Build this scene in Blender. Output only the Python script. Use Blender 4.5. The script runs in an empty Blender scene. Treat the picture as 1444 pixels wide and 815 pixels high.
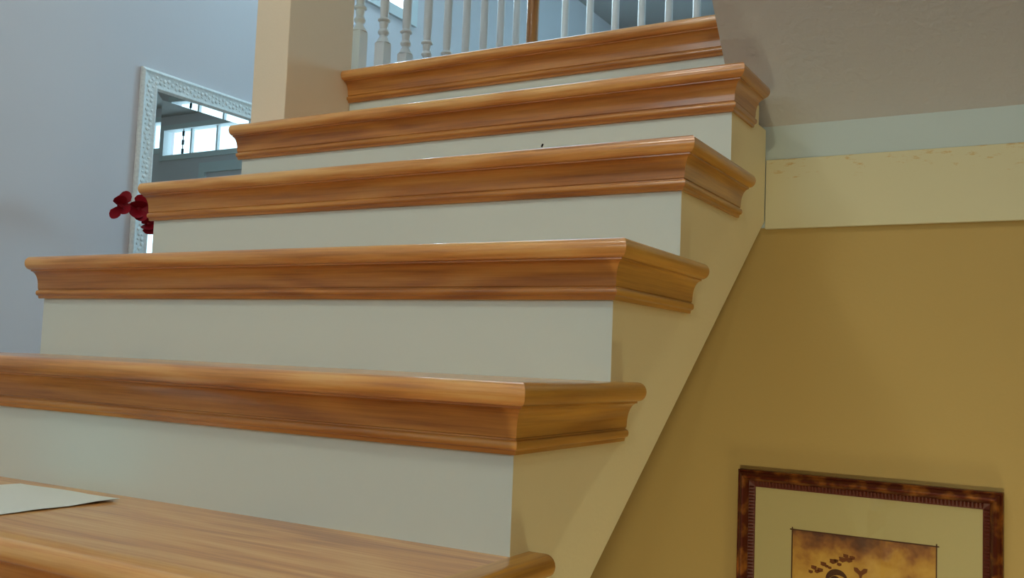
import bpy, bmesh, math, random
from mathutils import Vector, Matrix
random.seed(7)
S = bpy.context.scene
COL = S.collection

# ------------------------------------------------------------------ camera
cd = bpy.data.cameras.new('camera'); cam = bpy.data.objects.new('camera', cd); COL.objects.link(cam)
YAW, PIT, ROL, FPX = 0.52755, 0.07483, 0.03962, 1352.44
fw = Vector((-math.sin(YAW)*math.cos(PIT), math.cos(YAW)*math.cos(PIT), math.sin(PIT)))
rt = Vector((math.cos(YAW), math.sin(YAW), 0)); up = rt.cross(fw)
rt2 = math.cos(ROL)*rt + math.sin(ROL)*up; up2 = -math.sin(ROL)*rt + math.cos(ROL)*up
M = Matrix((rt2, up2, -fw)).transposed().to_4x4(); M.translation = Vector((0.52454, -0.42298, 0.40485))
cam.matrix_world = M
cd.sensor_width = 36; cd.lens = FPX*36/1444; cd.clip_start = 0.02
S.camera = cam

# ------------------------------------------------------------------ sky, lights, exposure
w = bpy.data.worlds.new('sky'); S.world = w; w.use_nodes = True
bg = w.node_tree.nodes['Background']
bg.inputs['Color'].default_value = (0.62, 0.86, 1.0, 1); bg.inputs['Strength'].default_value = 3.5
def point(name, loc, power, col, size):
    l = bpy.data.lights.new(name, 'POINT'); l.energy = power; l.color = col; l.shadow_soft_size = size
    o = bpy.data.objects.new(name, l); o.location = loc; COL.objects.link(o); return o
def spot(name, loc, tgt, power, col, deg, size):
    l = bpy.data.lights.new(name, 'SPOT'); l.energy = power; l.color = col; l.spot_size = math.radians(deg); l.spot_blend = 1.0; l.shadow_soft_size = size
    o = bpy.data.objects.new(name, l); o.location = loc
    o.rotation_euler = (Vector(tgt)-Vector(loc)).to_track_quat('-Z', 'Y').to_euler(); COL.objects.link(o); return o
def area(name, loc, tgt, power, col, sx, sy, portal=False):
    l = bpy.data.lights.new(name, 'AREA'); l.shape = 'RECTANGLE'; l.size = sx; l.size_y = sy; l.energy = power; l.color = col
    if portal: l.cycles.is_portal = True
    o = bpy.data.objects.new(name, l); o.location = loc
    o.rotation_euler = (Vector(tgt)-Vector(loc)).to_track_quat('-Z', 'Y').to_euler(); COL.objects.link(o); return o
point('pendant_light', (1.06, -1.35, 1.22), 13, (1.0, 0.98, 0.74), 0.04)         # the dining-room lamp behind the camera
point('stair_side_fill_light', (2.9, -0.6, 0.3), 12, (1.0, 0.90, 0.55), 0.15)  # fill added on the right to brighten the stair side
spot('floor_spot_light', (0.28, -1.5, -0.90), (0.05, 1.48, -0.14), 140, (1.0, 0.98, 0.66), 46, 0.03)   # shaded floor lamp near the foot of the stairs
point('side_lamp_light', (0.60, 0.98, -0.72), 9, (0.96, 0.98, 0.66), 0.10)         # lamp low on the right, below the picture
point('foyer_fill_light', (-1.0, -0.8, 2.75), 40, (0.97, 1.0, 0.88), 0.15)  # added fill for column front, paper and tread tops; no lamp known there
point('baluster_fill_light', (-0.75, 0.7, 3.05), 14, (0.86, 0.96, 1.0), 0.15)  # put in to brighten the balusters and treads from above
point('overhead_fill_light', (1.15, -0.75, 2.8), 36, (0.96, 1.0, 0.80), 0.12)  # unseen fill over the treads, placed so its shadow joins the stair-edge band
area('ceiling_fill_light', (2.25, -2.4, 3.2), (1.0, 0.2, 0), 4, (0.84, 0.88, 0.94), 0.3, 0.3)  # weak added fill, placed to narrow the stair shadow on the ochre wall
area('front_fill_light', (-1.3, -4.22, 1.9), (-1.0, 0, 1.0), 12, (0.78, 1.0, 0.9), 1.6, 1.5)  # added frontal fill for risers, column and paper
area('far_fill_light', (0.5, 7.72, 1.98), (-0.6, 0, 1.7), 230, (0.36, 0.78, 1.0), 2.0, 1.4)  # blue fill added to light the left wall
area('top_fill_light', (-2.0, 2.85, 3.31), (-2.0, 2.85, 0), 14, (0.48, 0.82, 1.0), 0.9, 1.0)  # made-up blue fill from above for balusters and left wall
area('window_daylight_left', (-3.02, 3.68, 2.75), (0, 3.2, 1.6), 60, (0.60, 0.86, 1.0), 0.5, 0.6)
area('portal_transom', (2.45, 7.7, 2.9), (2.45, 0, 2.9), 1, (1, 1, 1), 2.4, .5, True)
S.view_settings.view_transform = 'Standard'; S.view_settings.look = 'None'
S.view_settings.exposure = -0.27; S.view_settings.gamma = 1.0; S.view_settings.use_curve_mapping = False
S.cycles.max_bounces = 8; S.cycles.diffuse_bounces = 5; S.cycles.glossy_bounces = 4; S.cycles.transparent_max_bounces = 12

# ------------------------------------------------------------------ materials
def lin(c): return tuple(((v/255)/12.92 if v/255 <= .04045 else ((v/255+.055)/1.055)**2.4) for v in c) + (1,)
def newmat(name):
    m = bpy.data.materials.new(name); m.use_nodes = True; nt = m.node_tree
    return m, nt, nt.nodes['Principled BSDF'], nt.nodes.new, nt.links.new
def paint(name, rgb, rough=.6, bump=0.0, scale=120, var=.03, spec=.3):
    m, nt, b, N, L = newmat(name)
    b.inputs['Roughness'].default_value = rough; b.inputs['Specular IOR Level'].default_value = spec
    tc = N('ShaderNodeTexCoord'); nz = N('ShaderNodeTexNoise'); nz.inputs['Scale'].default_value = 3.0; nz.inputs['Detail'].default_value = 4
    L(tc.outputs['Object'], nz.inputs['Vector'])
    mx = N('ShaderNodeMix'); mx.data_type = 'RGBA'; c = lin(rgb)
    mx.inputs['A'].default_value = tuple(v*(1-var) for v in c[:3])+(1,); mx.inputs['B'].default_value = tuple(min(1, v*(1+var)) for v in c[:3])+(1,)
    L(nz.outputs['Fac'], mx.inputs['Factor']); L(mx.outputs['Result'], b.inputs['Base Color'])
    if bump:
        n2 = N('ShaderNodeTexNoise'); n2.inputs['Scale'].default_value = scale; n2.inputs['Detail'].default_value = 3
        L(tc.outputs['Object'], n2.inputs['Vector']); bp = N('ShaderNodeBump'); bp.inputs['Strength'].default_value = bump; bp.inputs['Distance'].default_value = .004
        L(n2.outputs['Fac'], bp.inputs['Height']); L(bp.outputs['Normal'], b.inputs['Normal'])
    return m
def oak(name, axis, dark, mid, light, rough=.34, coat=.55):
    m, nt, b, N, L = newmat(name)
    tc = N('ShaderNodeTexCoord'); oi = N('ShaderNodeObjectInfo')
    mul = N('ShaderNodeVectorMath'); mul.operation = 'SCALE'; mul.inputs[0].default_value = (7.3, 11.9, 5.1); L(oi.outputs['Random'], mul.inputs['Scale'])
    add = N('ShaderNodeVectorMath'); add.operation = 'ADD'; L(tc.outputs['Object'], add.inputs[0]); L(mul.outputs['Vector'], add.inputs[1])
    def mapped(along, across):
        mp = N('ShaderNodeMapping'); s = [across]*3; s[axis] = along; mp.inputs['Scale'].default_value = s; L(add.outputs['Vector'], mp.inputs['Vector']); return mp
    # cathedral figure: contour bands of a slow stretched noise
    n1 = N('ShaderNodeTexNoise'); n1.inputs['Scale'].default_value = 1; n1.inputs['Detail'].default_value = 1.5; n1.inputs['Roughness'].default_value = .45
    L(mapped(1.5, 10).outputs['Vector'], n1.inputs['Vector'])
    k = N('ShaderNodeMath'); k.operation = 'MULTIPLY'; k.inputs[1].default_value = 42; L(n1.outputs['Fac'], k.inputs[0])
    sn = N('ShaderNodeMath'); sn.operation = 'SINE'; L(k.outputs[0], sn.inputs[0])
    n2 = N('ShaderNodeTexNoise'); n2.inputs['Scale'].default_value = 1; n2.inputs['Detail'].default_value = 6; n2.inputs['Roughness'].default_value = .65
    L(mapped(5, 170).outputs['Vector'], n2.inputs['Vector'])
    n3 = N('ShaderNodeTexNoise'); n3.inputs['Scale'].default_value = 1; n3.inputs['Detail'].default_value = 2
    L(mapped(.9, 14).outputs['Vector'], n3.inputs['Vector'])
    a1 = N('ShaderNodeMath'); a1.operation = 'MULTIPLY_ADD'; a1.inputs[1].default_value = .068; a1.inputs[2].default_value = 0; L(sn.outputs[0], a1.inputs[0])
    a2 = N('ShaderNodeMath'); a2.operation = 'MULTIPLY_ADD'; a2.inputs[1].default_value = .60; L(n2.outputs['Fac'], a2.inputs[0]); L(a1.outputs[0], a2.inputs[2])
    a3 = N('ShaderNodeMath'); a3.operation = 'MULTIPLY_ADD'; a3.inputs[1].default_value = .40; L(n3.outputs['Fac'], a3.inputs[0]); L(a2.outputs[0], a3.inputs[2])
    cr = N('ShaderNodeValToRGB'); e = cr.color_ramp.elements
    e[0].position = .30; e[0].color = lin(dark); e[1].position = .68; e[1].color = lin(light)
    x = e.new(.5); x.color = lin(mid); L(a3.outputs[0], cr.inputs['Fac']); L(cr.outputs['Color'], b.inputs['Base Color'])
    b.inputs['Roughness'].default_value = rough; b.inputs['Coat Weight'].default_value = coat; b.inputs['Coat Roughness'].default_value = .09
    bp = N('ShaderNodeBump'); bp.inputs['Strength'].default_value = .06; bp.inputs['Distance'].default_value = .002
    L(n2.outputs['Fac'], bp.inputs['Height']); L(bp.outputs['Normal'], b.inputs['Normal'])
    return m
OD, OM, OL = (152, 90, 38), (192, 126, 56), (210, 150, 76)
OAKX = oak('oak_grain_across', 0, OD, OM, OL)
OAKY = oak('oak_grain_deep', 1, (148, 92, 22), (184, 126, 36), (206, 148, 52))
OAKT = oak('oak_tread_board', 0, (168, 104, 50), (214, 148, 78), (232, 180, 110))
OAKZ = oak('oak_grain_upright', 2, OD, OM, OL)
WHITE = paint('white_gloss_paint', (212, 219, 212), .45, 0, var=.015)
SIDEP = paint('cream_stair_side_paint', (234, 220, 176), .6, .06, 150, .015)
BEIGE = paint('beige_wall_paint', (196, 184, 166), .7, .08, 150)
COLP = paint('cream_column_paint', (236, 218, 192), .7, .08, 150)
MAUVE = paint('pale_taupe_wall_paint', (214, 208, 212), .7, .06, 150, .02)
GOLD = paint('ochre_wall_paint', (172, 142, 82), .65, .06, 150, .02)
PALE = paint('pale_grey_wall_paint', (180, 190, 187), .7, .05, 150, .02)
CEIL = paint('stippled_ceiling_paint', (188, 186, 184), .85, .45, 95, .03)
BAL = paint('white_baluster_paint', (236, 240, 242), .35, 0, var=.01, spec=.5)
PAPER = paint('white_paper', (226, 230, 224), .8, 0, var=.02)
DARK = paint('dark_dirt', (18, 12, 10), .6)
FLOORM = oak('oak_floor', 1, (120, 78, 40), (160, 108, 58), (182, 130, 78), .4, .2)
MATB = paint('cream_mat_board', (178, 162, 112), .9, 0, var=.02)
REDF = paint('crimson_silk_petal', (150, 10, 28), .55, .2, 60, .3)
STEMG = paint('green_stem', (40, 62, 30), .6)
VASEM = paint('dark_ceramic', (50, 60, 66), .25)
CASING = paint('white_window_casing', (214, 220, 222), .5)
def header_mat():
    m, nt, b, N, L = newmat('cream_header_paint_with_worn_flecks')
    tc = N('ShaderNodeTexCoord'); mp = N('ShaderNodeMapping'); mp.inputs['Scale'].default_value = (26, 26, 75); L(tc.outputs['Object'], mp.inputs['Vector'])
    nz = N('ShaderNodeTexNoise'); nz.inputs['Scale'].default_value = 1; nz.inputs['Detail'].default_value = 6; nz.inputs['Roughness'].default_value = .7; L(mp.outputs['Vector'], nz.inputs['Vector'])
    sp = N('ShaderNodeSeparateXYZ'); L(tc.outputs['Object'], sp.inputs[0])
    mr = N('ShaderNodeMapRange'); mr.inputs['From Min'].default_value = .755; mr.inputs['From Max'].default_value = .83; mr.inputs['To Min'].default_value = -.12; mr.inputs['To Max'].default_value = .05
    L(sp.outputs['Z'], mr.inputs['Value'])
    ad = N('ShaderNodeMath'); L(nz.outputs['Fac'], ad.inputs[0]); L(mr.outputs['Result'], ad.inputs[1])
    cr = N('ShaderNodeValToRGB'); e = cr.color_ramp.elements
    e[0].position = .57; e[0].color = lin((199, 189, 152)); e[1].position = .68; e[1].color = lin((188, 152, 96)); L(ad.outputs[0], cr.inputs['Fac'])
    L(cr.outputs['Color'], b.inputs['Base Color']); b.inputs['Roughness'].default_value = .7
    return m
HEADER = header_mat()
def frame_mat():
    m, nt, b, N, L = newmat('burnished_red_brown_and_gold_leaf')
    tc = N('ShaderNodeTexCoord'); nz = N('ShaderNodeTexNoise'); nz.inputs['Scale'].default_value = 38; nz.inputs['Detail'].default_value = 5; L(tc.outputs['Object'], nz.inputs['Vector'])
    cr = N('ShaderNodeValToRGB'); e = cr.color_ramp.elements
    e[0].position = .46; e[0].color = lin((88, 32, 14)); e[1].position = .80; e[1].color = lin((190, 120, 48)); L(nz.outputs['Fac'], cr.inputs['Fac'])
    L(cr.outputs['Color'], b.inputs['Base Color']); b.inputs['Metallic'].default_value = .55; b.inputs['Roughness'].default_value = .33
    return m
FRAMEM = frame_mat()
RIBM = paint('dark_red_brown_ribs', (84, 30, 14), .4, 0, var=.15, spec=.5)
def print_mat():
    m, nt, b, N, L = newmat('sepia_printed_paper')
    tc = N('ShaderNodeTexCoord')
    n1 = N('ShaderNodeTexNoise'); n1.inputs['Scale'].default_value = 14; n1.inputs['Detail'].default_value = 7; n1.inputs['Roughness'].default_value = .62; L(tc.outputs['Object'], n1.inputs['Vector'])
    sp = N('ShaderNodeSeparateXYZ'); L(tc.outputs['Object'], sp.inputs[0])
    mr = N('ShaderNodeMapRange'); mr.inputs['From Min'].default_value = .055; mr.inputs['From Max'].default_value = .10; mr.inputs['To Min'].default_value = 0; mr.inputs['To Max'].default_value = .2; L(sp.outputs['Z'], mr.inputs['Value'])
    sb = N('ShaderNodeMath'); sb.operation = 'SUBTRACT'; L(n1.outputs['Fac'], sb.inputs[0]); L(mr.outputs['Result'], sb.inputs[1])
    cr = N('ShaderNodeValToRGB'); e = cr.color_ramp.elements
    e[0].position = .22; e[0].color = lin((84, 40, 18)); e[1].position = .58; e[1].color = lin((196, 150, 62))
    x = e.new(.36); x.color = lin((146, 92, 36)); x = e.new(.46); x.color = lin((178, 128, 46)); L(sb.outputs[0], cr.inputs['Fac'])
    L(cr.outputs['Color'], b.inputs['Base Color']); b.inputs['Roughness'].default_value = .8
    return m
PRINTM = print_mat(); INK = paint('brown_ink', (74, 40, 16), .8, 0, var=.2); INK2 = paint('russet_ink', (112, 58, 20), .8, 0, var=.2)
def ornate_mat():
    m, nt, b, N, L = newmat('white_carved_gesso')
    tc = N('ShaderNodeTexCoord'); v = N('ShaderNodeTexVoronoi'); v.inputs['Scale'].default_value = 85; L(tc.outputs['Object'], v.inputs['Vector'])
    cr = N('ShaderNodeValToRGB'); e = cr.color_ramp.elements; e[0].position = .1; e[0].color = lin((238, 240, 238)); e[1].position = .8; e[1].color = lin((224, 226, 226)); L(v.outputs['Distance'], cr.inputs['Fac'])
    L(cr.outputs['Color'], b.inputs['Base Color']); b.inputs['Roughness'].default_value = .5
    bp = N('ShaderNodeBump'); bp.inputs['Strength'].default_value = .2; bp.inputs['Distance'].default_value = .004; bp.invert = True; L(v.outputs['Distance'], bp.inputs['Height']); L(bp.outputs['Normal'], b.inputs['Normal'])
    return m
GESSO = ornate_mat()
def mirror_mat():
    m, nt, b, N, L = newmat('silvered_glass'); b.inputs['Base Color'].default_value = (.80, .88, .88, 1); b.inputs['Metallic'].default_value = 1; b.inputs['Roughness'].default_value = .0; return m
MIRROR = mirror_mat()
def pane_mat(name, refl=.06):
    m, nt, b, N, L = newmat(name); nt.nodes.remove(b)
    t = N('ShaderNodeBsdfTransparent'); g = N('ShaderNodeBsdfGlossy'); g.inputs['Roughness'].default_value = .02; mx = N('ShaderNodeMixShader'); mx.inputs[0].default_value = refl
    L(t.outputs[0], mx.inputs[1]); L(g.outputs[0], mx.inputs[2]); L(mx.outputs[0], nt.nodes['Material Output'].inputs['Surface']); return m
PANE = pane_mat('clear_window_glass'); PICGLASS = pane_mat('picture_glass', .03)

# ------------------------------------------------------------------ builders
def obj(name, bm, mat, parent=None, smooth=False, loc=None):
    me = bpy.data.meshes.new(name); bmesh.ops.recalc_face_normals(bm, faces=bm.faces[:]); bm.to_mesh(me); bm.free()
    for mm in (mat if isinstance(mat, (list, tuple)) else [mat]): me.materials.append(mm)
    if smooth:
        for p in me.polygons: p.use_smooth = True
        me.set_sharp_from_angle(angle=math.radians(38))
    o = bpy.data.objects.new(name, me); COL.objects.link(o)
    if parent is not None: o.parent = parent
    if loc is not None: o.location = loc
    return o
def thing(name, label, cat, loc=(0, 0, 0), group=None):
    o = bpy.data.objects.new(name, None); COL.objects.link(o); o.location = loc; o.empty_display_size = .1
    o['label'] = label; o['category'] = cat
    if group: o['group'] = group
    return o
def tag(o, label, cat): o['label'] = label; o['category'] = cat; return o
def struct(o): o['kind'] = 'structure'; return o
def box(bm, a, b, bevel=0):
    x0, y0, z0 = a; x1, y1, z1 = b
    vs = [bm.verts.new(v) for v in ((x0,y0,z0),(x1,y0,z0),(x1,y1,z0),(x0,y1,z0),(x0,y0,z1),(x1,y0,z1),(x1,y1,z1),(x0,y1,z1))]
    fs = [bm.faces.new([vs[i] for i in f]) for f in ((0,3,2,1),(4,5,6,7),(0,1,5,4),(1,2,6,5),(2,3,7,6),(3,0,4,7))]
    if bevel: bmesh.ops.bevel(bm, geom=list({e for f in fs for e in f.edges}), offset=bevel, segments=2, affect='EDGES', profile=.5)
def boxbm(a, b, bevel=0):
    bm = bmesh.new(); box(bm, a, b, bevel); return bm
def loft(bm, ringA, ringB):
    A = [bm.verts.new(v) for v in ringA]; B = [bm.verts.new(v) for v in ringB]; n = len(A)
    for i in range(n): bm.faces.new((A[i], A[(i+1) % n], B[(i+1) % n], B[i]))
    bm.faces.new(A); bm.faces.new(B[::-1])
def prism(bm, pts, axis, a, b):
    def P(p, t): return (t, p[0], p[1]) if axis == 0 else ((p[0], t, p[1]) if axis == 1 else (p[0], p[1], t))
    loft(bm, [P(p, a) for p in pts], [P(p, b) for p in pts])
def lathe(bm, prof, c, seg=14):
    rings = []
    for r, z in prof:
        rings.append([bm.verts.new((c[0]+r*math.cos(2*math.pi*i/seg), c[1]+r*math.sin(2*math.pi*i/seg), c[2]+z)) for i in range(seg)])
    for a, b in zip(rings, rings[1:]):
        for i in range(seg): bm.faces.new((a[i], a[(i+1) % seg], b[(i+1) % seg], b[i]))
    bm.faces.new(rings[0][::-1]); bm.faces.new(rings[-1])
def wall_holes(plane, at, thick, u0, u1, z0, z1, holes):
    """a wall in the plane X=at or Y=at, thick metres deep, with rectangular openings (u0,u1,z0,z1)"""
    bm = bmesh.new(); us = sorted({u0, u1} | {h[0] for h in holes} | {h[1] for h in holes}); zs = sorted({z0, z1} | {h[2] for h in holes} | {h[3] for h in holes})
    for a, b in zip(us, us[1:]):
        for c, d in zip(zs, zs[1:]):
            m = ((a+b)/2, (c+d)/2)
            if any(h[0] < m[0] < h[1] and h[2] < m[1] < h[3] for h in holes): continue
            if plane == 'X': box(bm, (min(at, at+thick), a, c), (max(at, at+thick), b, d))
            else: box(bm, (a, min(at, at+thick), c), (b, max(at, at+thick), d))
    bmesh.ops.remove_doubles(bm, verts=bm.verts[:], dist=1e-5)
    return bm

# ------------------------------------------------------------------ stair measures
R = .19; RUN = .2482; W = 1.22163; NF = .0404; NS = .0340; NL = .010; H = .0798; EXT = .0428
YK = {k: k*RUN for k in range(-6, 9)}; ZK = {k: k*R for k in range(-6, 9)}
for k, dy, dz in ((1, 0, .003), (2, -.00102, .00276), (3, .00121, .00068), (4, .00064, .00139), (5, -.00083, -.00163)): YK[k] += dy; ZK[k] += dz
FLOOR_Z = -1.14; CEIL_Z = 3.25; XL = -2.8; XR = 4.6; YF = 7.5; YB = -4.0
Y6 = YK[6]; Z6 = ZK[6]
def soff(y): return .703 + .742*(y-1.467)          # lower edge of the stair side
SL0 = (1.475, .892); SLS = 1.155                    # foot and slope of the sloping ceiling

# ------------------------------------------------------------------ the setting
struct(obj('floor', boxbm((XL-.15, YB-.15, FLOOR_Z-.1), (XR+.15, YF+.15, FLOOR_Z)), FLOORM))
bm = bmesh.new(); TOP_FILL = (-2.5, -1.5, 2.3, 3.4)                 # opening added for the blue fill light above the foyer
for a, b in (((XL-.15, YB-.15), (XR+.15, TOP_FILL[2])), ((XL-.15, TOP_FILL[3]), (XR+.15, YF+.15)), ((XL-.15, TOP_FILL[2]), (TOP_FILL[0], TOP_FILL[3])), ((TOP_FILL[1], TOP_FILL[2]), (XR+.15, TOP_FILL[3]))): box(bm, (a[0], a[1], CEIL_Z), (b[0], b[1], CEIL_Z+.1))
struct(obj('ceiling', bm, CEIL))
TR = (1.35, 3.57, 2.745, 3.085); LW = (2.3, 3.42, 1.30, 2.02); UF = (-.45, 1.25, 1.3, 2.62); UPW = (3.40, 3.97, 2.385, 3.05)  # UF is an opening added for the far-wall fill light
struct(obj('wall_left', wall_holes('X', XL, -.15, YB-.15, YF+.15, FLOOR_Z, CEIL_Z, [UPW]), MAUVE))
struct(obj('wall_far', wall_holes('Y', YF, .15, XL, XR, FLOOR_Z, CEIL_Z, [TR, LW, UF]), MAUVE))
struct(obj('wall_right', boxbm((XR, YB, FLOOR_Z), (XR+.15, YF, CEIL_Z)), BEIGE))
FRW = (-2.2, -.4, 1.0, 2.75)  # opening added for the front fill light
struct(obj('wall_front', wall_holes('Y', YB, -.15, XL, XR, FLOOR_Z, CEIL_Z, [FRW]), BEIGE))
struct(obj('wall_back', boxbm((-W, 1.478, FLOOR_Z), (XR, 1.60, .69)), GOLD))
struct(obj('wall_back_upper', boxbm((-.06, 1.4725, .69), (XR, 1.60, .93)), PALE))
struct(obj('trim_1', boxbm((0.0005, 1.467, .687), (XR, 1.4775, .826), .0015), HEADER))
struct(obj('wall_column', boxbm((-1.216, YK[5]+.014, ZK[5]), (-1.105, 1.490, CEIL_Z), .002), COLP))
struct(obj('wall_landing_side', boxbm((-W, 1.60, FLOOR_Z), (-W+.11, 2.60, Z6-.2)), MAUVE))
struct(obj('floor_landing', boxbm((-W, 1.604, Z6-.2), (XR, 2.60, Z6)), FLOORM))
bm = bmesh.new()
ztop = CEIL_Z; ytop = SL0[0]-(ztop-SL0[1])/SLS
prism(bm, [SL0, (ytop, ztop), (ytop+.14, ztop), (SL0[0]+.07, SL0[1]+.06)], 0, -.06, XR)
struct(obj('ceiling_sloped', bm, CEIL))

# windows of the foyer (seen in the mirror and at the head of the landing), plus added ones round fill lights
def window(name, plane, at, rect, cols, rows, out):
    u0, u1, z0, z1 = rect; fr = bmesh.new()
    def bar(bm, a, b, c, d, p0, p1):
        if plane == 'X': box(bm, (p0, a, c), (p1, b, d))
        else: box(bm, (a, p0, c), (b, p1, d))
    p0, p1 = (at-.02, at+.10) if out > 0 else (at-.10, at+.02)
    for a, b, c, d in ((u0-.05, u0+.012, z0-.05, z1+.05), (u1-.012, u1+.05, z0-.05, z1+.05), (u0+.012, u1-.012, z0-.05, z0+.012), (u0+.012, u1-.012, z1-.012, z1+.05)): bar(fr, a, b, c, d, p0, p1)
    f = struct(obj(name, fr, CASING))
    q0, q1 = at+out*.03, at+out*.07; q0, q1 = min(q0, q1), max(q0, q1)
    for i in range(1, cols):
        u = u0+(u1-u0)*i/cols; m = bmesh.new(); bar(m, u-.013, u+.013, z0, z1, q0, q1); obj('mullion', m, CASING, f)
    for i in range(1, rows):
        z = z0+(z1-z0)*i/rows; m = bmesh.new(); bar(m, u0, u1, z-.012, z+.012, q0, q1); obj('muntin', m, CASING, f)
    for i in range(cols):
        m = bmesh.new(); a = u0+(u1-u0)*i/cols; b = u0+(u1-u0)*(i+1)/cols; c = at+out*.05
        bar(m, a, b, z0, z1, c-.002, c+.002); obj('pane', m, PANE, f)
    return f
w1 = window('window_1', 'Y', YF, TR, 5, 1, 1)
bm = bmesh.new()
for z in (2.80, 2.91, 3.02):
    box(bm, (3.225, YF+.0, z-.035), (3.255, YF+.02, z+.03), .006)
box(bm, (3.235, YF+.005, 2.76), (3.243, YF+.012, 3.07)); obj('hanging_ornament', bm, VASEM, w1)
window('window_2', 'Y', YF, LW, 2, 1, 1)
window('window_3', 'X', XL, UPW, 1, 1, -1)
window('added_window_5', 'Y', YB, FRW, 2, 1, -1)  # casing and panes added round the front fill's opening
bm = boxbm((TOP_FILL[0]-.04, TOP_FILL[2]-.04, CEIL_Z+.1), (TOP_FILL[1]+.04, TOP_FILL[3]+.04, CEIL_Z+.104)); struct(obj('added_window_6', bm, PANE))  # pane added over the ceiling opening of the blue fill
window('added_window_4', 'Y', YF, UF, 2, 1, 1)  # window added to dress the far-wall fill's opening
bm = bmesh.new()
for a, b in (((1.75, YF-.03, 2.50), (2.89, YF, 2.62)), ((2.79, YF-.03, 2.12), (2.89, YF, 2.50)), ((1.75, YF-.03, 2.12), (1.85, YF, 2.50))): box(bm, a, b)
struct(obj('trim_2', bm, CASING))

# ------------------------------------------------------------------ the staircase
stair = thing('staircase', 'oak staircase with white risers climbing up between the foyer and the ochre wall', 'staircase')
NOSE = []                                    # (outward offset as a share of the overhang, height below tread top)
T = .0255; rr = T/2
def nose_prof(n):
    pts = [(n-rr+rr*math.sin(math.pi*i/10), -rr+rr*math.cos(math.pi*i/10)) for i in range(11)]
    return pts
def cove_prof(s):
    p = [(0, -T), (.0262, -T), (.0262, -T-.0025)]
    for i in range(1, 9):                    # concave cove sweeping in
        t = math.pi/2*i/8; p.append((.0262-.0172*math.sin(t), -T-.0025-.0285*(1-math.cos(t))))
    p += [(.0085, -.0610), (.0070, -.0622), (.0075, -.0635)]
    for i in range(0, 6):                    # round bead
        t = math.pi*i/5; p.append((.0085+.0042*math.sin(t), -.0690+.0052*math.cos(t)))
    p += [(.0068, -.0752), (.0055, -H), (0, -H)]
    return [(o*s, z) for o, z in p]
def mitre(pts, s, x_right):                  # front run: left end square, right end mitred round the corner
    return pts
SS = NS/NF
for k in range(-5, 7):
    y, z = YK[k], ZK[k]; yb = YK[k+1]; top = k == 6
    xr_ = -.0608 if top else 0.0; xl_ = -1.1045 if top else -W-NL
    # tread board with its rounded front edge
    prof = nose_prof(NF)
    bm = bmesh.new()
    ringL = []; ringR = []
    back = (1.41 if k == 5 else yb+.016) if not top else y+.114
    pts = [(-(back-y), 0), (0, 0)] + prof + [(0, -T), (-(back-y), -T)]
    for o, h in pts:
        ringL.append((xl_, y-o, z+h)); ringR.append((xr_ + (max(o, 0)*SS if not top else 0), y-o, z+h))
    loft(bm, ringL, ringR)
    if k == 5: box(bm, (xl_, 1.4099, z-T), (-.0608, yb+.016, z))
    t = obj('tread', bm, OAKT, stair, True)
    # front cove moulding under it
    bm = bmesh.new(); cp = cove_prof(1)
    loft(bm, [(xl_, y-o, z+h) for o, h in cp], [(xr_+(o*SS if not top else 0), y-o, z+h) for o, h in cp])
    obj('cove_moulding', bm, OAKX, t, True)
    if not top:                              # mitred returns along the open side
        yend = 1.366 if k == 5 else yb+EXT
        bm = bmesh.new(); rp = [(0, 0)] + nose_prof(NS) + [(0, -T)]
        loft(bm, [(o, y-o/SS-.0003, z+h) for o, h in rp], [(o, yend, z+h) for o, h in rp]); obj('return_nosing', bm, OAKY, t, True)
        bm = bmesh.new(); rp = cove_prof(SS)
        loft(bm, [(o, y-o/SS-.0003, z+h) for o, h in rp], [(o, yend-.002, z+h) for o, h in rp]); obj('return_moulding', bm, OAKY, t, True)
    zb = ZK[k-1] if k > -5 else FLOOR_Z
    if top: bm = boxbm((-1.1045, y, zb), (-.0608, y+.012, z-T))
    else: bm = bmesh.new(); prism(bm, [(-W, y), (0, y), (-.012, y+.012), (-W+.012, y+.012)], 2, zb, z-T)
    obj('riser', bm, WHITE, stair)
# closed side panels, saw-toothed above and straight below
def side_panel(xo, xi):
    """xo: outer face, mitred to the riser faces; xi: inner face, set back by the riser thickness"""
    bm = bmesh.new(); cols = [(YK[k], YK[k+1], ZK[k]-T) for k in range(-5, 5)] + [(YK[5], 1.413, ZK[5]-T), (1.413, 1.465, .886)]
    yk = 1.467+(FLOOR_Z-.703)/.742                       # where the sloping edge meets the floor
    for y0, y1, zt in cols:
        ys = [y0] + ([yk] if y0 < yk < y1 else []) + [y1]
        for p, q in zip(ys, ys[1:]):
            dp = 0 if p == yk else .012; dq = 0 if q == yk else (.002 if q > 1.46 else .012)
            zo = lambda v: max(FLOOR_Z, soff(v))
            loft(bm, [(xo, p, zo(p)), (xo, q, zo(q)), (xo, q, zt), (xo, p, zt)], [(xi, p+dp, zo(p+dp)), (xi, q+dq, zo(q+dq)), (xi, q+dq, zt), (xi, p+dp, zt)])
    bmesh.ops.remove_doubles(bm, verts=bm.verts[:], dist=1e-5)
    return obj('side_panel', bm, SIDEP, stair)
side_panel(-.0002, -.012); side_panel(-W+.0002, -W+.012)
bm = bmesh.new(); yy = 1.467+(FLOOR_Z-.703)/.742
prism(bm, [(1.477, soff(1.477)), (yy, FLOOR_Z), (yy-.03, FLOOR_Z), (1.477, soff(1.477)+.02)], 0, -W+.012, -.012); obj('soffit', bm, BEIGE, stair)

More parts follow.
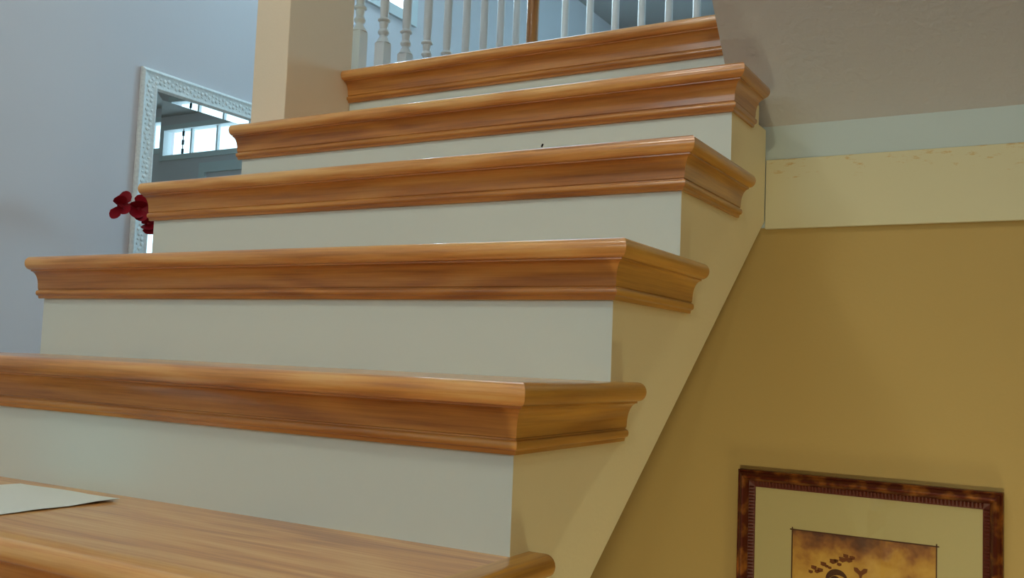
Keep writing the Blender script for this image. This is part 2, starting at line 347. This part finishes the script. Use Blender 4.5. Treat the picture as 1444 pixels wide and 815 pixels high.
# ------------------------------------------------------------------ railing of the landing
rail = thing('balustrade', 'white turned balusters with an oak newel post along the upper landing', 'railing')
XB = -1.147; YN = 2.518
def baluster_bm():
    bm = bmesh.new(); s = .0165
    box(bm, (-s, -s, 0), (s, s, .143))
    lathe(bm, [(.0215, .143), (.0165, .152), (.0115, .160), (.0105, .166), (.0150, .171), (.0165, .175), (.0150, .179), (.0112, .184), (.0125, .194), (.0135, .200), (.0115, .204), (.0175, .207), (.0185, .210), (.0170, .213), (.0115, .217), (.0130, .235), (.0138, .30), (.0128, .5), (.0105, .80)], (0, 0, 0))
    return bm
b0 = obj('baluster', baluster_bm(), BAL, rail, True, (XB, 1.564, Z6))
spots = [(XB, 1.564+.105*i) for i in range(1, 9)] + [(-1.015+.0972*i, YN) for i in range(0, 10)]
for x, y in spots:
    c = b0.copy(); COL.objects.link(c); c.parent = rail; c.location = (x, y, Z6)
bm = bmesh.new(); box(bm, (XB-.03, YN-.03, 0+Z6), (XB+.03, YN+.03, Z6+.24), .003)
lathe(bm, [(.030, .24), (.024, .262), (.019, .275), (.0255, .285), (.020, .295), (.0215, .32), (.0225, .6), (.019, .86), (.03, .88)], (XB, YN, Z6)); box(bm, (XB-.03, YN-.03, Z6+.88), (XB+.03, YN+.03, Z6+1.02), .003)
obj('newel_post', bm, OAKZ, rail, True)
hr = [(-.028, 0), (.028, 0), (.030, .014), (.026, .034), (.012, .044), (-.012, .044), (-.026, .034), (-.030, .014)]
bm = bmesh.new(); prism(bm, [(XB+a, Z6+.80+b) for a, b in hr], 1, 1.492, YN-.03); obj('handrail', bm, OAKY, rail, True)
bm = bmesh.new(); prism(bm, [(YN+a, Z6+.80+b) for a, b in hr], 0, XB+.03, -.03); obj('handrail', bm, OAKX, rail, True)

# ------------------------------------------------------------------ mirror in the foyer
mir = thing('wall_mirror', 'tall mirror in an ornate white frame on the pale foyer wall at left', 'mirror', (XL, 2.155, 1.565))
MY0, MY1, MZ0, MZ1, FWD = 2.155, 3.20, .45, 1.562, .085
def mitred_frame(prof, u0, u1, z0, z1, place):
    """four mitred bars; prof = (distance inwards from outer edge, height off the wall)"""
    out = []
    cs = [(u0, z0), (u1, z0), (u1, z1), (u0, z1)]; dr = [(1, 1), (-1, 1), (-1, -1), (1, -1)]
    for i in range(4):
        j = (i+1) % 4; bm = bmesh.new()
        loft(bm, [place(cs[i][0]+dr[i][0]*d, cs[i][1]+dr[i][1]*d, h) for d, h in prof], [place(cs[j][0]+dr[j][0]*d, cs[j][1]+dr[j][1]*d, h) for d, h in prof]); out.append(bm)
    return out
def pm(u, z, h): return (h, u-2.155, z-1.565)
mp = [(0, .002), (0, .013), (.004, .018), (.012, .020), (.018, .017), (.024, .015), (.062, .015), (.068, .018), (.076, .018), (.081, .013), (FWD, .008), (FWD, .002)]
for b_ in mitred_frame(mp, MY0, MY1, MZ0, MZ1, pm): obj('frame_bar', b_, GESSO, mir, True)
bm = bmesh.new()                              # carved scrolls along the bars, too small to pick apart
def boss(u, z, r, h):
    bmesh.ops.create_icosphere(bm, subdivisions=1, radius=1, matrix=Matrix.Translation(pm(u, z, .0155)) @ Matrix.Diagonal((h, r, r, 1)))
def run(u0, z0, u1, z1):
    n = int(math.hypot(u1-u0, z1-z0)/.020)
    for i in range(n):
        t = (i+.5)/n; u = u0+(u1-u0)*t; z = z0+(z1-z0)*t; px, pz = (z1-z0), -(u1-u0); l = math.hypot(px, pz); px, pz = px/l, pz/l
        s = math.sin(i*1.25)*.011
        boss(u+px*s, z+pz*s, .0095, .0045); boss(u-px*s*1.3, z-pz*s*1.3, .0065, .0032)
c = FWD/2+.001
run(MY0+c, MZ0+c, MY0+c, MZ1-c); run(MY0+c, MZ1-c, MY1-c, MZ1-c); run(MY1-c, MZ1-c, MY1-c, MZ0+c); run(MY1-c, MZ0+c, MY0+c, MZ0+c)
o = obj('carved_relief', bm, GESSO, mir, True); o['kind'] = 'stuff'
gi = (MY0+FWD-.004, MY1-FWD+.004, MZ0+FWD-.004, MZ1-FWD+.004); BW = .034; hb = BW*math.tan(math.radians(1.6))
bm = bmesh.new()
def rectv(u0, u1, z0, z1, h): return [bm.verts.new(pm(u, z, h)) for u, z in ((u0, z0), (u1, z0), (u1, z1), (u0, z1))]
o_ = rectv(gi[0], gi[1], gi[2], gi[3],   .006+hb); n_ = rectv(gi[0]+BW, gi[1]-BW, gi[2]+BW, gi[3]-BW, .006); bk = rectv(gi[0], gi[1], gi[2], gi[3], .003)
bm.faces.new(n_); bm.faces.new(bk[::-1])
for i in range(4):
    j = (i+1) % 4; bm.faces.new((o_[i], o_[j], n_[j], n_[i])); bm.faces.new((bk[i], bk[j], o_[j], o_[i]))
obj('bevelled_glass', bm, MIRROR, mir)

# ------------------------------------------------------------------ red flowers before the mirror
XFL = -2.62
fl = thing('silk_flowers', 'crimson silk flowers arching out in front of the white mirror frame', 'flowers', (XFL, 2.62, -.34))
def petal(bm, c, tip, wdt, cup, nrm):
    c, tip, nrm = Vector(c), Vector(tip), Vector(nrm).normalized(); d = tip-c; sd = d.cross(nrm).normalized(); rows = []
    for i, (t, wv) in enumerate(((0, .18), (.25, .62), (.55, 1.0), (.8, .82), (.95, .45), (1, .12))):
        m = c+d*t+nrm*(cup*t*t); rows.append([m-sd*wdt*wv*.5+nrm*cup*.5*wv, m, m+sd*wdt*wv*.5+nrm*cup*.5*wv])
    for lay in (0, .0025):
        vs = [[bm.verts.new(v-nrm*lay) for v in r] for r in rows]
        for a, b in zip(vs, vs[1:]):
            for i in range(2): bm.faces.new((a[i], a[i+1], b[i+1], b[i]))
def flower(c, tips, wd, nrm):
    C_ = Vector((c[0]-XFL, c[1]-2.62, c[2]+.34)); h = None
    for i, (dy, dz, dx) in enumerate(tips):
        bm = bmesh.new(); petal(bm, C_, C_+Vector((dx, dy, dz)), wd*(1.0+.12*math.sin(i*2.1)), .012, nrm); p = obj('petal', bm, REDF, fl, True); h = h or p
    bm = bmesh.new(); bmesh.ops.create_icosphere(bm, subdivisions=2, radius=.012, matrix=Matrix.Translation(C_)); obj('flower_heart', bm, REDF, h, True)
nv = (.8, -.6, .15)
flower((XFL, 1.968, .938), [(.026, .056, .01), (-.022, .030, .02), (-.036, -.056, .0), (.034, -.016, .01), (-.032, -.004, .03), (.006, .040, .0), (.012, -.030, .03)], .046, nv)
flower((XFL+.01, 2.043, .938), [(.008, .050, .02), (.040, .032, .01), (-.034, -.042, .02), (.034, -.034, .02), (-.024, .022, .03), (.0, -.052, .03), (-.042, -.018, .0), (.045, .0, .04)], .060, nv)
flower((XFL+.01, 2.092, .888), [(.01, -.045, .01), (.045, -.03, .02), (-.035, .02, .02), (.03, .04, .0), (-.01, -.03, .02), (.01, .03, .03)], .055, nv)
def tube(bm, pts, r, seg=6):
    rings = []
    for i, p in enumerate(pts):
        p = Vector(p); d = (Vector(pts[min(i+1, len(pts)-1)])-Vector(pts[max(i-1, 0)])).normalized(); a = d.cross(Vector((1, .1, .05))).normalized(); b = d.cross(a)
        rings.append([bm.verts.new(p+r*(a*math.cos(2*math.pi*k/seg)+b*math.sin(2*math.pi*k/seg))) for k in range(seg)])
    for a, b in zip(rings, rings[1:]):
        for k in range(seg): bm.faces.new((a[k], a[(k+1) % seg], b[(k+1) % seg], b[k]))
    bm.faces.new(rings[0][::-1]); bm.faces.new(rings[-1])
def arch(y1, z1, zm):
    pts = []
    for i in range(13):
        t = i/12; pts.append((0, (1-t)**2*0+2*t*(1-t)*(.30*(y1-2.62))+t*t*(y1-2.62), (1-t)**2*.1+2*t*(1-t)*zm+t*t*(z1+.34)))
    return pts
bm = bmesh.new(); tube(bm, arch(1.972, .936, 1.30), .002); obj('stem', bm, STEMG, fl, True)
bm = bmesh.new(); tube(bm, arch(2.046, .936, 1.28), .003); obj('stem', bm, STEMG, fl, True)
bm = bmesh.new(); tube(bm, arch(2.096, .885, 1.20), .003); obj('stem', bm, STEMG, fl, True)
bm = bmesh.new(); lathe(bm, [(.05, 0), (.055, .01), (.075, .12), (.07, .25), (.04, .36), (.03, .44), (.038, .47), (.034, .47), (.026, .44), (.02, .40)], (0, 0, 0), 24); obj('vase', bm, VASEM, fl, True)
con = thing('console_table', 'narrow console table under the mirror behind the stairs', 'table', (-2.60, 2.62, FLOOR_Z))
obj('tabletop', boxbm((-.18, -.5, .77), (.18, .5, .80), .004), OAKY, con)
for sx in (-.15, .15):
    for sy in (-.45, .45): obj('leg', boxbm((sx-.02, sy-.02, 0), (sx+.02, sy+.02, .77), .003), OAKZ, con)

# ------------------------------------------------------------------ framed picture on the ochre wall
PX0, PX1, PZ1 = -.040, .4255, .2105; PZ0 = PZ1-.56; PYW = 1.478
pic = thing('framed_picture', 'gilt and red-brown framed sepia print on the ochre wall below the stairs', 'picture', ((PX0+PX1)/2, PYW, (PZ0+PZ1)/2))
pcx, pcz = (PX0+PX1)/2, (PZ0+PZ1)/2
def pp(u, z, h): return (u-pcx, -h, z-pcz)
op = [(0, .001), (0, .018), (.0025, .021), (.004, .020)] + [(.004+.0145*(i/8), .020+.009*math.sin(math.pi*i/8)) for i in range(1, 8)] + [(.0190, .018), (.0205, .016), (.0205, .001)]
for b_ in mitred_frame(op, PX0, PX1, PZ0, PZ1, pp): obj('frame_bar', b_, FRAMEM, pic, True)
ip = [(.0205, .001), (.0205, .0135), (.031, .0095), (.0325, .008), (.0325, .001)]
for b_ in mitred_frame(ip, PX0, PX1, PZ0, PZ1, pp): obj('inner_lip', b_, RIBM, pic)
bm = bmesh.new(); inn = .0215; d2 = .030                       # fine ribs across the inner lip, a few pixels each
def rib(u0, z0, u1, z1, wx, wz):
    vs = []
    for (u, z, h) in ((u0, z0, .0165), (u1, z1, .0115)):
        for s, e in ((-1, 0), (0, 1), (1, 0)): vs.append(bm.verts.new(pp(u+wx*s, z+wz*s, h-.003+.003*e)))
    for f in ((0, 1, 4, 3), (1, 2, 5, 4), (0, 2, 1), (3, 4, 5)): bm.faces.new([vs[i] for i in f])
n = int((PX1-PX0-.066)/.0062)
for i in range(n+1):
    u = PX0+.033+(PX1-PX0-.066)*i/n
    rib(u, PZ1-inn, u, PZ1-d2, .0022, 0); rib(u, PZ0+inn, u, PZ0+d2, .0022, 0)
n = int((PZ1-PZ0-.066)/.0062)
for i in range(n+1):
    z = PZ0+.033+(PZ1-PZ0-.066)*i/n
    rib(PX0+inn, z, PX0+d2, z, 0, .0022); rib(PX1-inn, z, PX1-d2, z, 0, .0022)
o = obj('lip_ribs', bm, RIBM, pic); o['kind'] = 'stuff'
AX0, AX1, AZ1 = .0645, .319, .1045; AZ0 = PZ0+(PZ1-AZ1)
obj('mat_board', wall_holes('Y', 0, .003, PX0+.031-pcx, PX1-.031-pcx, PZ0+.031-pcz, PZ1-.031-pcz, [(AX0-pcx, AX1-pcx, AZ0-pcz, AZ1-pcz)]), MATB, pic, loc=(0, -.0075, 0))
art = obj('sepia_print', boxbm((AX0-.004, -.001, AZ0-.004), (AX1+.004, .001, AZ1+.004)), PRINTM, pic, loc=(-pcx, -.0055, -pcz))
bm = bmesh.new(); t_ = .0011; ov = .0045
for a, b in (((AX0-ov, 0, AZ1-t_), (AX1+ov, .0004, AZ1+t_)), ((AX0-ov, 0, AZ0-t_), (AX1+ov, .0004, AZ0+t_)), ((AX0-t_, 0, AZ0-ov), (AX0+t_, .0004, AZ1+ov)), ((AX1-t_, 0, AZ0-ov), (AX1+t_, .0004, AZ1+ov))): box(bm, a, b)
obj('ruled_border', bm, INK, pic, loc=(-pcx, -.0079, -pcz))
def ink(name, polys, m):                       # printed leaf scrolls lying flat on the print
    bm = bmesh.new()
    for P in polys:
        a = [bm.verts.new((x, 0, z)) for x, z in P]; bm.faces.new(a)
    obj(name, bm, m, art, loc=(0, -.0013, 0))
def arcband(cx, cz, r0, r1, a0, a1, n=14):
    A = []; B = []
    for i in range(n+1):
        t = i/n; a = math.radians(a0+(a1-a0)*t); wd = (r1-r0)*math.sin(math.pi*min(1, .12+t*.95))
        A.append((cx+(r0)*math.cos(a), cz+r0*math.sin(a))); B.append((cx+(r0+wd)*math.cos(a), cz+(r0+wd)*math.sin(a)))
    return A+B[::-1]
ACX = (AX0+AX1)/2
for pl in (arcband(.150, .010, .020, .031, 160, 20), arcband(.148, .012, .010, .017, 170, 40), arcband(.232, .008, .018, .027, 160, 20), arcband(.150, -.05, .03, .042, 200, 80), arcband(.236, -.05, .03, .042, 100, -20)): ink('leaf_scroll', [pl], INK)
def trefoil(x, z, s): return [[(x, z-1.6*s), (x+.35*s, z-.4*s), (x+1.2*s, z+.2*s), (x+1.3*s, z+.9*s), (x+.6*s, z+.9*s), (x+.1*s, z+.35*s), (x-.1*s, z+.35*s), (x-.6*s, z+.9*s), (x-1.3*s, z+.9*s), (x-1.2*s, z+.2*s), (x-.35*s, z-.4*s)]]
bl = []
random.seed(3)
for i in range(14):
    t = i/13; x = .100+.075*t; z = .030+.038*t+.006*math.sin(i*1.9); s = .0035+.003*random.random()
    bl.append([(x+s*(1.5 if q % 2 else .9)*math.cos(q*math.pi/4), z+s*(.6+.3*(q % 3 == 0))*math.sin(q*math.pi/4)) for q in range(8)])
for pl in bl: ink('leaf', [pl], INK2)
ink('leaf_trefoil', trefoil(.190, .040, .0095), INK2)
obj('picture_glass', boxbm((PX0+.03-pcx, -.0003, PZ0+.03-pcz), (PX1-.03-pcx, .0003, PZ1-.03-pcz)), PICGLASS, pic, loc=(0, -.0086, 0))

# ------------------------------------------------------------------ small things on the treads
bm = bmesh.new(); nx, ny = 14, 14; g = []
for lay in (0, .0004):
    g.append([[None]*(ny+1) for _ in range(nx+1)])
    for i in range(nx+1):
        for j in range(ny+1):
            u, v = i/nx, j/ny
            x = -.830+.230*u+.006*(v-.5); yv = .201+.261*v+.004*(1-u)
            z = .1933+.0022*(.5+.5*math.sin(5.2*u+2.1*v+4.0))*(.35+.65*u)+.004*max(0, u-.72)*max(0, v-.55)*5+.0012*math.sin(9*v+3*u)**2
            g[-1][i][j] = bm.verts.new((x, yv, z+lay))
for lay in (0, 1):
    for i in range(nx):
        for j in range(ny): bm.faces.new((g[lay][i][j], g[lay][i+1][j], g[lay][i+1][j+1], g[lay][i][j+1]))
tag(obj('paper_sheet', bm, PAPER, None, True), 'blank sheet of white paper lying on the lowest visible oak tread', 'paper')
bm = bmesh.new(); tube(bm, [(-.2300, .9510, .7600), (-.2291, .9512, .7625), (-.2285, .952, .7650)], .0015, 6)
tag(obj('dirt_speck', bm, DARK), 'tiny black speck on the rounded front edge of the fourth tread', 'dirt')
